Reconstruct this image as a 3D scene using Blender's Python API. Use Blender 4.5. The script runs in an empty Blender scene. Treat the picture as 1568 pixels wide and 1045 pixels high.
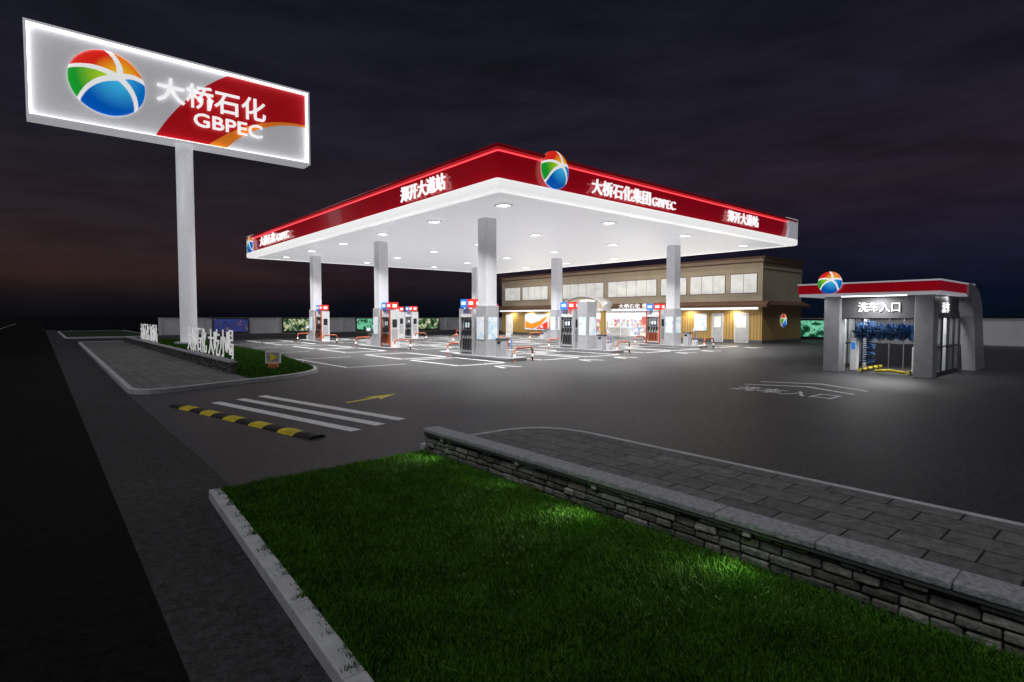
import bpy, math, random
import numpy as np
from mathutils import Vector
random.seed(7); rng=np.random.default_rng(5)
scene=bpy.context.scene
COL=scene.collection
# ---------------------------------------------------------------- materials
def _nt(name):
    m=bpy.data.materials.new(name); m.use_nodes=True
    nt=m.node_tree; b=nt.nodes['Principled BSDF']
    return m,nt,b
def N(nt,t,**k):
    n=nt.nodes.new(t)
    for a,v in k.items(): setattr(n,a,v)
    return n
def mat(name,col,rough=.5,metal=0,em=None,es=0,var=.08,scale=3,bump=0,bscale=40,coat=0):
    m,nt,b=_nt(name); L=nt.links
    tc=N(nt,'ShaderNodeTexCoord')
    no=N(nt,'ShaderNodeTexNoise'); no.inputs['Scale'].default_value=scale; no.inputs['Detail'].default_value=5
    L.new(tc.outputs['Object'],no.inputs['Vector'])
    mr=N(nt,'ShaderNodeMapRange'); mr.inputs['From Min'].default_value=.25; mr.inputs['From Max'].default_value=.75
    mr.inputs['To Min'].default_value=1-var*2; mr.inputs['To Max'].default_value=1+var*2
    L.new(no.outputs['Fac'],mr.inputs['Value'])
    mx=N(nt,'ShaderNodeVectorMath',operation='SCALE'); mx.inputs[0].default_value=col[:3]
    L.new(mr.outputs['Result'],mx.inputs['Scale']); L.new(mx.outputs[0],b.inputs['Base Color'])
    b.inputs['Roughness'].default_value=rough; b.inputs['Metallic'].default_value=metal
    b.inputs['Coat Weight'].default_value=coat
    if em:
        b.inputs['Emission Color'].default_value=(*em,1); b.inputs['Emission Strength'].default_value=es
    if bump:
        n2=N(nt,'ShaderNodeTexNoise'); n2.inputs['Scale'].default_value=bscale; n2.inputs['Detail'].default_value=4
        L.new(tc.outputs['Object'],n2.inputs['Vector'])
        bp=N(nt,'ShaderNodeBump'); bp.inputs['Strength'].default_value=bump; bp.inputs['Distance'].default_value=.012
        L.new(n2.outputs['Fac'],bp.inputs['Height']); L.new(bp.outputs[0],b.inputs['Normal'])
    return m
def asphalt(name,col,crack=0,rough=.8,big=.25,spec=.4):
    m,nt,b=_nt(name); L=nt.links
    tc=N(nt,'ShaderNodeTexCoord')
    a=N(nt,'ShaderNodeTexNoise'); a.inputs['Scale'].default_value=.35; a.inputs['Detail'].default_value=9; a.inputs['Roughness'].default_value=.6
    f=N(nt,'ShaderNodeTexNoise'); f.inputs['Scale'].default_value=11; f.inputs['Detail'].default_value=9; f.inputs['Roughness'].default_value=.9
    v=N(nt,'ShaderNodeTexVoronoi'); v.inputs['Scale'].default_value=60
    for n in (a,f,v): L.new(tc.outputs['Object'],n.inputs['Vector'])
    m1=N(nt,'ShaderNodeMapRange'); m1.inputs['From Min'].default_value=.3; m1.inputs['From Max'].default_value=.7
    m1.inputs['To Min'].default_value=1-big; m1.inputs['To Max'].default_value=1+big
    L.new(a.outputs['Fac'],m1.inputs['Value'])
    m2=N(nt,'ShaderNodeMapRange'); m2.inputs['From Min'].default_value=.40; m2.inputs['From Max'].default_value=.62
    m2.inputs['To Min'].default_value=.25; m2.inputs['To Max'].default_value=1.85
    L.new(f.outputs['Fac'],m2.inputs['Value'])
    mu=N(nt,'ShaderNodeMath',operation='MULTIPLY'); L.new(m1.outputs[0],mu.inputs[0]); L.new(m2.outputs[0],mu.inputs[1])
    last=mu
    if crack:
        w=N(nt,'ShaderNodeTexNoise'); w.inputs['Scale'].default_value=2.5; w.inputs['Detail'].default_value=6; L.new(tc.outputs['Object'],w.inputs['Vector'])
        mixv=N(nt,'ShaderNodeVectorMath',operation='MULTIPLY_ADD'); mixv.inputs[1].default_value=(.6,.6,.6)
        L.new(w.outputs['Color'],mixv.inputs[0]); L.new(tc.outputs['Object'],mixv.inputs[2])
        vc=N(nt,'ShaderNodeTexVoronoi',feature='DISTANCE_TO_EDGE'); vc.inputs['Scale'].default_value=1.5
        L.new(mixv.outputs[0],vc.inputs['Vector'])
        mc=N(nt,'ShaderNodeMapRange'); mc.inputs['From Max'].default_value=.014; mc.inputs['To Min'].default_value=.3
        L.new(vc.outputs['Distance'],mc.inputs['Value'])
        m3=N(nt,'ShaderNodeMath',operation='MULTIPLY'); L.new(last.outputs[0],m3.inputs[0]); L.new(mc.outputs[0],m3.inputs[1]); last=m3
    sc=N(nt,'ShaderNodeVectorMath',operation='SCALE'); sc.inputs[0].default_value=col
    L.new(last.outputs[0],sc.inputs['Scale']); L.new(sc.outputs[0],b.inputs['Base Color'])
    b.inputs['Roughness'].default_value=rough; b.inputs['Specular IOR Level'].default_value=spec
    bp=N(nt,'ShaderNodeBump'); bp.inputs['Strength'].default_value=.8; bp.inputs['Distance'].default_value=.008
    L.new(v.outputs['Distance'],bp.inputs['Height']); L.new(bp.outputs[0],b.inputs['Normal'])
    return m
def pavers(name,c1,c2,cm,bw=.5,rh=.25,mortar=.008):
    m,nt,b=_nt(name); L=nt.links
    tc=N(nt,'ShaderNodeTexCoord')
    mp=N(nt,'ShaderNodeMapping'); L.new(tc.outputs['Object'],mp.inputs['Vector']); mp.inputs['Rotation'].default_value=(0,0,math.radians(90))
    br=N(nt,'ShaderNodeTexBrick'); L.new(mp.outputs[0],br.inputs['Vector'])
    br.inputs['Scale'].default_value=1; br.inputs['Brick Width'].default_value=bw; br.inputs['Row Height'].default_value=rh
    br.inputs['Mortar Size'].default_value=mortar; br.inputs['Mortar Smooth'].default_value=.2
    br.inputs['Color1'].default_value=(*c1,1); br.inputs['Color2'].default_value=(*c2,1); br.inputs['Mortar'].default_value=(*cm,1)
    no=N(nt,'ShaderNodeTexNoise'); no.inputs['Scale'].default_value=9; no.inputs['Detail'].default_value=10; no.inputs['Roughness'].default_value=.7; L.new(tc.outputs['Object'],no.inputs['Vector'])
    mr=N(nt,'ShaderNodeMapRange'); mr.inputs['From Min'].default_value=.3; mr.inputs['From Max'].default_value=.7; mr.inputs['To Min'].default_value=.5; mr.inputs['To Max'].default_value=1.45
    L.new(no.outputs['Fac'],mr.inputs['Value'])
    sc=N(nt,'ShaderNodeVectorMath',operation='SCALE'); L.new(br.outputs['Color'],sc.inputs[0]); L.new(mr.outputs[0],sc.inputs['Scale'])
    L.new(sc.outputs[0],b.inputs['Base Color']); b.inputs['Roughness'].default_value=.75
    iv=N(nt,'ShaderNodeMath',operation='SUBTRACT'); iv.inputs[0].default_value=1; L.new(br.outputs['Fac'],iv.inputs[1])
    ad=N(nt,'ShaderNodeMath',operation='MULTIPLY_ADD'); L.new(no.outputs['Fac'],ad.inputs[0]); ad.inputs[1].default_value=.5; L.new(iv.outputs[0],ad.inputs[2])
    bp=N(nt,'ShaderNodeBump'); bp.inputs['Strength'].default_value=.9; bp.inputs['Distance'].default_value=.012
    L.new(ad.outputs[0],bp.inputs['Height']); L.new(bp.outputs[0],b.inputs['Normal'])
    return m
def slats(name,c1,c2):
    m,nt,b=_nt(name); L=nt.links
    tc=N(nt,'ShaderNodeTexCoord'); sx=N(nt,'ShaderNodeSeparateXYZ'); L.new(tc.outputs['Object'],sx.inputs[0])
    ad=N(nt,'ShaderNodeMath',operation='ADD'); L.new(sx.outputs[0],ad.inputs[0]); L.new(sx.outputs[1],ad.inputs[1])
    fr=N(nt,'ShaderNodeMath',operation='MULTIPLY'); fr.inputs[1].default_value=4.0; L.new(ad.outputs[0],fr.inputs[0])
    f2=N(nt,'ShaderNodeMath',operation='FRACT'); L.new(fr.outputs[0],f2.inputs[0])
    r=N(nt,'ShaderNodeValToRGB'); r.color_ramp.elements[0].position=.1; r.color_ramp.elements[1].position=.3
    r.color_ramp.elements[0].color=(*c2,1); r.color_ramp.elements[1].color=(*c1,1)
    L.new(f2.outputs[0],r.inputs[0]); L.new(r.outputs[0],b.inputs['Base Color']); b.inputs['Roughness'].default_value=.5
    bp=N(nt,'ShaderNodeBump'); bp.inputs['Strength'].default_value=1; bp.inputs['Distance'].default_value=.03
    L.new(r.outputs[0],bp.inputs['Height']); L.new(bp.outputs[0],b.inputs['Normal'])
    return m
def grassmat(name):
    m,nt,b=_nt(name); L=nt.links
    tc=N(nt,'ShaderNodeTexCoord')
    n1=N(nt,'ShaderNodeTexNoise'); n1.inputs['Scale'].default_value=3.0; n1.inputs['Detail'].default_value=6; n1.inputs['Roughness'].default_value=.65
    n2=N(nt,'ShaderNodeTexNoise'); n2.inputs['Scale'].default_value=45; n2.inputs['Detail'].default_value=2
    L.new(tc.outputs['Object'],n1.inputs['Vector']); L.new(tc.outputs['Object'],n2.inputs['Vector'])
    ad=N(nt,'ShaderNodeMath',operation='MULTIPLY_ADD'); ad.inputs[1].default_value=.65; L.new(n2.outputs['Fac'],ad.inputs[0])
    s=N(nt,'ShaderNodeMath',operation='MULTIPLY'); s.inputs[1].default_value=.35; L.new(n1.outputs['Fac'],s.inputs[0]); L.new(s.outputs[0],ad.inputs[2])
    r=N(nt,'ShaderNodeValToRGB'); e=r.color_ramp.elements
    e[0].position=.37; e[1].position=.63
    e[0].color=(.010,.042,.003,1); e[1].color=(.060,.165,.014,1)
    L.new(ad.outputs[0],r.inputs[0]); L.new(r.outputs[0],b.inputs['Base Color']); b.inputs['Roughness'].default_value=.6
    b.inputs['Specular IOR Level'].default_value=.08
    return m
def picture(name,cols,scale=1.5,es=.5):
    m,nt,b=_nt(name); L=nt.links
    tc=N(nt,'ShaderNodeTexCoord'); n1=N(nt,'ShaderNodeTexNoise'); n1.inputs['Scale'].default_value=scale; n1.inputs['Detail'].default_value=8; n1.inputs['Distortion'].default_value=.6
    L.new(tc.outputs['Object'],n1.inputs['Vector'])
    r=N(nt,'ShaderNodeValToRGB'); cr=r.color_ramp
    while len(cr.elements)<len(cols): cr.elements.new(.5)
    for i,c in enumerate(cols):
        cr.elements[i].position=.3+.4*i/(len(cols)-1); cr.elements[i].color=(*c,1)
    L.new(n1.outputs['Fac'],r.inputs[0]); L.new(r.outputs[0],b.inputs['Base Color']); L.new(r.outputs[0],b.inputs['Emission Color']); b.inputs['Emission Strength'].default_value=es
    b.inputs['Roughness'].default_value=.3
    return m
M={}
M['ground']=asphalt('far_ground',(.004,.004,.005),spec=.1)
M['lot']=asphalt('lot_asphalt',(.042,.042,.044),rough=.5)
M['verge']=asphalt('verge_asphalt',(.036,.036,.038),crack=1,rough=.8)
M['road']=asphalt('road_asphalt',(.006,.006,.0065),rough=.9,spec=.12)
M['pave']=pavers('paver_stone',(.12,.12,.12),(.18,.178,.175),(.02,.02,.02),.62,.36,.010)
M['kerb']=mat('kerb_concrete',(.50,.50,.52),.75,bump=.5,var=.1,scale=6)
M['capm']=mat('granite_cap',(.38,.38,.41),.7,bump=.8,bscale=70,var=.2,scale=24)
M['st1']=mat('stone_a',(.085,.085,.083),.85,bump=1,bscale=38,var=.3,scale=14)
M['st2']=mat('stone_b',(.15,.148,.145),.85,bump=1,bscale=38,var=.3,scale=14)
M['st3']=mat('stone_c',(.050,.048,.047),.85,bump=1,bscale=38,var=.3,scale=14)
M['st4']=mat('stone_d',(.11,.097,.086),.85,bump=1,bscale=38,var=.3,scale=14)
M['mortar']=mat('dark_mortar',(.010,.010,.010),.95)
M['grass']=grassmat('grass_blades')
M['soil']=mat('lawn_soil',(.010,.025,.005),.95,bump=.6,var=.2)
M['paint']=mat('road_paint_white',(.80,.80,.80),.6,var=.12,scale=9)
M['ypaint']=mat('road_paint_yellow',(.80,.68,.03),.6,var=.15,scale=9)
M['rubY']=mat('rubber_yellow',(.62,.48,.02),.6,var=.2,scale=8)
M['rubK']=mat('rubber_black',(.012,.012,.012),.6)
M['white']=mat('white_paint',(.78,.78,.79),.35,var=.03)
M['pillar']=mat('pillar_cladding_glow',(.75,.75,.78),.3,var=.03,em=(.95,.96,1),es=.08)  # slight self-glow lifts the shaft; light put into the cladding material
M['pole']=mat('pole_paint_glow',(.75,.75,.78),.35,var=.03,em=(.93,.94,1),es=.30)  # emission brightens pole and sign cabinet in place of light falling on them
M['soffit']=mat('soffit_panels_glow',(.8,.8,.82),.45,em=(.95,.96,1),es=.38,var=.02)  # emission put in to brighten the underside; the panels are no lamp
M['ledge']=mat('white_lit_edge',(.8,.8,.8),.3,em=(1,1,1),es=.72,var=.02)
M['red']=mat('red_fascia',(.36,.006,.014),.2,em=(.55,.003,.014),es=.25,var=.10,scale=.35,coat=.4)
M['redlip']=mat('red_lip',(.25,.006,.012),.3,em=(.5,.004,.012),es=.12)
M['redled']=mat('red_led_line',(.8,.1,.1),.3,em=(1,.06,.08),es=1.8,var=0)
M['roof']=mat('roof_membrane',(.05,.05,.05),.9)
M['grey']=mat('grey_panel',(.5,.5,.52),.35,var=.05)
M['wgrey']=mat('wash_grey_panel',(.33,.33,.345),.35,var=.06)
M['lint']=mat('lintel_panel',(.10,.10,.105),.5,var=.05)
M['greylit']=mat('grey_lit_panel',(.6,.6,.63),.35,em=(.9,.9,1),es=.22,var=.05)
M['dgrey']=mat('dark_grey_metal',(.12,.12,.13),.4,metal=.3)
M['frame']=mat('dark_frame',(.03,.03,.035),.4)
M['lamp']=mat('lamp_diffuser',(.9,.9,.9),.4,em=(1,1,1),es=3,var=0)
M['bulb']=mat('led_bulb',(.9,.9,.9),.4,em=(1,1,1),es=3.2,var=0)
M['strip']=mat('led_strip',(.9,.9,.9),.4,em=(.95,.97,1),es=5,var=0)
M['text']=mat('lit_letter_white',(.85,.85,.85),.4,em=(1,1,1),es=.78,var=0)
M['text2']=mat('white_letter',(.85,.85,.85),.4,em=(1,1,1),es=.36,var=0)
M['signw']=mat('sign_face_white',(.55,.55,.57),.4,em=(.95,.95,1),es=.25,var=.03,scale=.3)
M['signr']=mat('sign_face_red',(.35,.006,.012),.4,em=(.7,.006,.010),es=.28,var=.14,scale=.3)
M['signo']=mat('sign_face_orange',(.6,.18,.01),.4,em=(1,.24,.02),es=.42,var=.2,scale=.4)
M['cream']=mat('cream_render',(.56,.48,.34),.8,bump=.4,var=.05,scale=1)
M['brown']=mat('brown_cornice',(.16,.085,.045),.6,bump=.3)
M['slat']=slats('tan_slats',(.50,.32,.10),(.18,.10,.03))
M['win']=mat('window_lit_curtain',(.6,.6,.58),.25,em=(.92,.92,.86),es=.42,var=.14,scale=1.3)
M['orange']=mat('orange_panel',(.52,.11,.035),.35)
M['orangeb']=mat('orange_banner',(.7,.25,.03),.35,em=(1,.3,.03),es=.3)
M['orangep']=mat('orange_planter',(.55,.16,.04),.5)
M['blue']=mat('blue_topper',(.02,.16,.55),.35,em=(.02,.25,.9),es=.4)
M['redtop']=mat('red_topper',(.6,.03,.02),.35,em=(.95,.05,.03),es=.4)
M['poster']=picture('poster_blue',[(.35,.6,.75),(.75,.8,.85),(.9,.92,.95)],3,.3)
M['goods']=picture('shop_goods',[(.6,.1,.05),(.8,.7,.3),(.9,.85,.7),(.2,.4,.2),(.8,.3,.1)],9,.4)
M['pic1']=picture('poster_landscape',[(.005,.01,.005),(.02,.05,.02),(.10,.20,.08),(.75,.75,.5),(.03,.06,.03)],1.8,.7)
M['pic2']=picture('poster_night',[(.01,.01,.05),(.02,.04,.2),(.02,.02,.08),(.5,.25,.15)],1.8,.7)
M['pic3']=picture('poster_forest',[(.005,.03,.01),(.01,.08,.04),(.25,.8,.5),(.01,.08,.04)],1.6,.7)
M['shopw']=mat('shop_interior_glow',(.8,.77,.7),.5,em=(1,.92,.76),es=.6)  # back wall and floor glow on their own, room light put into the material
M['bwall']=mat('boundary_render',(.72,.72,.75),.85,bump=.3,var=.06,scale=.5)
M['brush']=mat('blue_brush',(.03,.11,.27),.8,bump=1,bscale=60,var=.45,scale=14)
M['hose']=mat('rubber_hose',(.01,.01,.01),.4)
def glassm():
    m,nt,b=_nt('window_glass'); b.inputs['Base Color'].default_value=(.8,.85,.85,1); b.inputs['Roughness'].default_value=.02
    b.inputs['Alpha'].default_value=.18; return m
M['glass']=glassm()
# ---------------------------------------------------------------- builder
class MB:
    def __init__(s): s.v=[];s.f=[];s.m=[];s.mats=[]
    def mi(s,m):
        m=M[m] if isinstance(m,str) else m
        if m not in s.mats: s.mats.append(m)
        return s.mats.index(m)
    def add(s,vs,fs,m):
        o=len(s.v); s.v+= [tuple(a) for a in vs]; i=s.mi(m)
        for f in fs: s.f.append([a+o for a in f]); s.m.append(i)
    def box(s,x0,y0,z0,x1,y1,z1,m):
        s.add([(x0,y0,z0),(x1,y0,z0),(x1,y1,z0),(x0,y1,z0),(x0,y0,z1),(x1,y0,z1),(x1,y1,z1),(x0,y1,z1)],
              [(0,3,2,1),(4,5,6,7),(0,1,5,4),(1,2,6,5),(2,3,7,6),(3,0,4,7)],m)
    def prism(s,pts,z0,z1,m):
        n=len(pts); s.add([(x,y,z0) for x,y in pts]+[(x,y,z1) for x,y in pts],
            [list(range(n))[::-1],list(range(n,2*n))]+[(i,(i+1)%n,n+(i+1)%n,n+i) for i in range(n)],m)
    def sheet(s,pts,z,m): s.add([(x,y,z) for x,y in pts],[list(range(len(pts)))],m)
    def ring(s,o,i,z0,z1,m):
        n=len(o); s.add([(x,y,z0) for x,y in o]+[(x,y,z1) for x,y in o]+[(x,y,z1) for x,y in i]+[(x,y,z0) for x,y in i],
            [f for k in range(n) for f in ((k,(k+1)%n,n+(k+1)%n,n+k),(n+k,n+(k+1)%n,2*n+(k+1)%n,2*n+k),(2*n+k,2*n+(k+1)%n,3*n+(k+1)%n,3*n+k))],m)
    def ext(s,O,R,U,pts,d0,d1,m):
        O=Vector(O);R=Vector(R);U=Vector(U);Nn=R.cross(U);n=len(pts)
        s.add([O+R*a+U*b+Nn*d0 for a,b in pts]+[O+R*a+U*b+Nn*d1 for a,b in pts],
            [list(range(n))[::-1],list(range(n,2*n))]+[(i,(i+1)%n,n+(i+1)%n,n+i) for i in range(n)],m)
    def tube(s,pts,r,m,n=8):
        pts=[Vector(p) for p in pts]; rs=[]
        for i,p in enumerate(pts):
            t=(pts[min(i+1,len(pts)-1)]-pts[max(i-1,0)]).normalized()
            a=t.cross(Vector((0,0,1)))
            if a.length<.05: a=t.cross(Vector((1,0,0)))
            a.normalize(); b=t.cross(a)
            rs+= [p+(a*math.cos(2*math.pi*k/n)+b*math.sin(2*math.pi*k/n))*r for k in range(n)]
        fs=[(i*n+k,i*n+(k+1)%n,(i+1)*n+(k+1)%n,(i+1)*n+k) for i in range(len(pts)-1) for k in range(n)]
        fs+=[list(range(n)),list(range((len(pts)-1)*n,len(pts)*n))]
        s.add(rs,fs,m)
    def cyl(s,x,y,z0,z1,r,m,r2=None,n=24):
        r2=r if r2 is None else r2
        s.add([(x+r*math.cos(2*math.pi*k/n),y+r*math.sin(2*math.pi*k/n),z0) for k in range(n)]+[(x+r2*math.cos(2*math.pi*k/n),y+r2*math.sin(2*math.pi*k/n),z1) for k in range(n)],
          [list(range(n))[::-1],list(range(n,2*n))]+[(i,(i+1)%n,n+(i+1)%n,n+i) for i in range(n)],m)
    def build(s,name,parent=None,bevel=0,smooth=False):
        me=bpy.data.meshes.new(name); me.from_pydata(s.v,[],s.f)
        for m in s.mats: me.materials.append(m)
        me.polygons.foreach_set('material_index',s.m)
        if smooth: me.polygons.foreach_set('use_smooth',[len(f)==4 for f in s.f])
        me.update()
        o=bpy.data.objects.new(name,me); COL.objects.link(o)
        if parent: o.parent=parent
        if bevel:
            b=o.modifiers.new('bevel','BEVEL'); b.width=bevel; b.segments=2; b.limit_method='ANGLE'
        return o
def empty(name):
    e=bpy.data.objects.new(name,None); COL.objects.link(e); e.empty_display_size=.5; return e
def text(s,name,O,R,U,w,h,d,m,parent,bold=.0):
    cu=bpy.data.curves.new(name+'_c','FONT'); cu.body=s; cu.size=1; cu.extrude=.5; cu.offset=bold; cu.resolution_u=3
    t=bpy.data.objects.new(name+'_t',cu); COL.objects.link(t)
    bpy.context.view_layer.update()
    dg=bpy.context.evaluated_depsgraph_get()
    me=bpy.data.meshes.new_from_object(t.evaluated_get(dg))
    bpy.data.objects.remove(t)
    n=len(me.vertices)
    if n==0: return None
    c=np.empty(n*3); me.vertices.foreach_get('co',c); c=c.reshape(-1,3)
    mn=c.min(0); mx=c.max(0); c=(c-mn)/np.maximum(mx-mn,1e-6)
    O=np.array(O);R=np.array(R);U=np.array(U);Nn=np.cross(R,U)
    p=O+np.outer(c[:,0]*w,R)+np.outer(c[:,1]*h,U)+np.outer(c[:,2]*d,Nn)
    me.vertices.foreach_set('co',p.ravel()); me.materials.clear(); me.materials.append(M[m] if isinstance(m,str) else m)
    me.update(); me.name=name
    o=bpy.data.objects.new(name,me); COL.objects.link(o)
    if parent: o.parent=parent
    return o
# globe logo
def logom():
    m,nt,b=_nt('globe_logo_enamel'); a=N(nt,'ShaderNodeAttribute'); a.attribute_name='Col'
    nt.links.new(a.outputs['Color'],b.inputs['Base Color']); nt.links.new(a.outputs['Color'],b.inputs['Emission Color'])
    b.inputs['Emission Strength'].default_value=.65; b.inputs['Roughness'].default_value=.25; return m
M['logo']=logom()
def lerp(a,b,t): t=max(0,min(1,t)); return tuple(a[i]*(1-t)+b[i]*t for i in range(3))
def logocol(x,y):
    nx,ny=.28,.2; dx,dy=x-nx,y-ny; r=math.hypot(dx,dy); a=math.degrees(math.atan2(dy,dx))
    th=[-30-33*r, 40-52*r, 70+45*r, 150+22*r, 188+24*r]
    w=.085*(1-.55*r/1.3)+.012
    if r<.10: return (.95,.95,.95)
    for t in th:
        d=(a-t+180)%360-180
        if abs(math.radians(d))*r<w: return (.95,.95,.95)
    aa=(a-th[0])%360; e=[(t-th[0])%360 for t in th]
    if aa<e[1]: return lerp((.05,.45,.85),(.0,.16,.6),(r-.1)/.6)
    if aa<e[2]: return lerp((1,.65,.02),(.85,.2,.01),(r-.1)/.5)
    if aa<e[3]: return lerp((1,.6,.02),(.75,.02,.01),(r-.15)/.55)
    if aa<e[4]: return lerp((.5,.75,.02),(.01,.35,.03),(r-.3)/.8)
    return lerp((.05,.5,.85),(.0,.1,.5),(r-.2)/.8)
def logo(name,O,R,U,rad,dep,parent,back=None):
    nr,na=70,220; O=Vector(O);R=Vector(R);U=Vector(U);Nn=R.cross(U)
    vs=[];cols=[]
    for i in range(nr+1):
        q=i/nr
        for k in range(na):
            t=2*math.pi*k/na; x,y=q*math.cos(t),q*math.sin(t)
            vs.append(O+R*(x*rad)+U*(y*rad)+Nn*(dep*math.sqrt(max(0,1-q*q))+.05)); cols.append((*logocol(x,y),1))
    for k in range(na):
        t=2*math.pi*k/na; vs.append(O+R*(math.cos(t)*rad)+U*(math.sin(t)*rad)); cols.append((.8,.8,.8,1))
    fs=[(i*na+k,i*na+(k+1)%na,(i+1)*na+(k+1)%na,(i+1)*na+k) for i in range(nr+1) for k in range(na)]
    fs.append([(nr+1)*na+k for k in range(na)][::-1])
    me=bpy.data.meshes.new(name); me.from_pydata([tuple(v) for v in vs],[],fs)
    ca=me.color_attributes.new('Col','FLOAT_COLOR','POINT'); ca.data.foreach_set('color',np.array(cols,dtype=np.float32).ravel())
    me.materials.append(M['logo']); me.polygons.foreach_set('use_smooth',[True]*(len(fs)-1)+[False]); me.update()
    o=bpy.data.objects.new(name,me); COL.objects.link(o); o.parent=parent; return o
X=(1,0,0);Z=(0,0,1);NY=(0,-1,0)
def roundpoly(pts,rad,n=8):
    out=[];k=len(pts)
    for i,p in enumerate(pts):
        r=rad[i] if isinstance(rad,(list,tuple)) else rad
        P=Vector(p);A=Vector(pts[i-1]);B=Vector(pts[(i+1)%k]); a=(A-P);b=(B-P)
        if r<=0: out.append(tuple(P)); continue
        r=min(r,a.length*.48,b.length*.48); a=P+a.normalized()*r; b=P+b.normalized()*r
        for j in range(n+1):
            t=j/n; q=a*(1-t)**2+P*2*t*(1-t)+b*t*t; out.append((q.x,q.y))
    return out
def inset(pts,d):
    n=len(pts);out=[]
    for i in range(n):
        P=Vector(pts[i]);a=(P-Vector(pts[i-1])).normalized();b=(Vector(pts[(i+1)%n])-P).normalized()
        na=Vector((-a.y,a.x));nb=Vector((-b.y,b.x)); m=(na+nb); m=m/max(m.length_squared,1e-6)*2
        q=P+m*d; out.append((q.x,q.y))
    return out
# ---------------------------------------------------------------- ground & roads
def sheetobj(name,pts,z,m):
    b=MB(); b.sheet(pts,z,m); return b.build(name)
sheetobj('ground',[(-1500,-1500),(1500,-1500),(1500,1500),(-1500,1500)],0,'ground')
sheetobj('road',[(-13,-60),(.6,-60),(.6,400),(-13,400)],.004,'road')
sheetobj('verge_pavement',[(.6,-30),(1.75,-30),(1.75,110),(.6,110)],.004,'verge')
sheetobj('forecourt_asphalt',[(1.75,-30),(52,-30),(52,72),(1.75,72)],.004,'lot')
b=MB()
for y in range(8,200,9): b.sheet([(-5.1,y),(-4.95,y),(-4.95,y+5),(-5.1,y+5)],.008,'paint')
b.build('lane_marking')
# near lawn island (kerb slightly out of parallel with the wall)
def kx(y): return 1.20+.05*(y-2.7)
b=MB()
y=-12.0
while y<6.95:
    ya,yb=y+.003,min(y+.99,7.03)-.003
    b.prism([(kx(ya),ya),(kx(ya)+.135,ya),(kx(yb)+.135,yb),(kx(yb),yb)],0,.115,'kerb'); y+=.99
b.box(kx(6.97)+.137,6.94,0,4.27,7.03,.085,'kerb')
b.build('lawn_kerb',bevel=.012)
b=MB(); b.prism([(kx(-12)+.137,-12),(4.3,-12),(4.3,6.935),(kx(6.94)+.137,6.935)],.005,.08,'soil'); b.build('lawn_bed')
def grass(name,x0,x1,y0,y1,zb,n,hmin,hmax,w,mask=None):
    x=rng.uniform(x0,x1,n);y=rng.uniform(y0,y1,n)
    if mask is not None:
        k=mask(x,y); x=x[k];y=y[k]; n=len(x)
    cl=np.sin(x*5.1+np.sin(y*3.3)*2)*np.sin(y*4.3+np.cos(x*2.9)*2)+.6*np.sin(x*17+np.sin(y*13)*2)*np.sin(y*19+np.cos(x*11)*2)
    h=rng.uniform(hmin,hmax,n)*(1+.25*cl); a=rng.uniform(0,2*np.pi,n); ln=rng.uniform(.1,.9,n)*h
    la=rng.uniform(0,2*np.pi,n)+1.2*np.sin(x*9+np.cos(y*7)*2)
    dx,dy=np.cos(a)*w/2,np.sin(a)*w/2; lx,ly=np.cos(la)*ln,np.sin(la)*ln
    V=np.empty((n,5,3))
    V[:,0]=np.stack([x-dx,y-dy,np.full(n,zb)],1);V[:,1]=np.stack([x+dx,y+dy,np.full(n,zb)],1)
    V[:,2]=np.stack([x-dx*.7+lx*.35,y-dy*.7+ly*.35,zb+h*.6],1);V[:,3]=np.stack([x+dx*.7+lx*.35,y+dy*.7+ly*.35,zb+h*.6],1)
    V[:,4]=np.stack([x+lx,y+ly,zb+h],1)
    base=np.arange(n)[:,None]*5
    T=np.concatenate([base+np.array([[0,1,3]]),base+np.array([[0,3,2]]),base+np.array([[2,3,4]])],1).reshape(-1,3)
    me=bpy.data.meshes.new(name); me.vertices.add(n*5); me.vertices.foreach_set('co',V.ravel())
    me.loops.add(T.size); me.loops.foreach_set('vertex_index',T.ravel().astype(np.int32))
    me.polygons.add(len(T)); me.polygons.foreach_set('loop_start',(np.arange(len(T))*3).astype(np.int32))
    me.update(calc_edges=True); me.validate()
    me.materials.append(M['grass']); o=bpy.data.objects.new(name,me); COL.objects.link(o); return o
def nearmask(x,y): return x>kx(y)+.13-.075*np.clip(np.sin(y*31)+np.sin(y*13+1)+np.sin(y*57),-.6,1.6)*rng.uniform(.2,1,len(x))
grass('lawn_grass',1.0,4.26,-.6,7.0,.08,250000,.04,.085,.0075,nearmask)
# paver pavement behind wall
pv=roundpoly([(4.52,-12),(7.2,-12),(7.2,7.55),(4.52,7.55)],[0,0,1.8,0],12)
pin=inset(pv,.09)
b=MB(); b.ring(pv,pin,0,.10,'kerb'); b.build('pavement_kerb',bevel=.01)
b=MB(); b.prism(pin,.0,.092,'pave'); b.build('paved_walkway')
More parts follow.
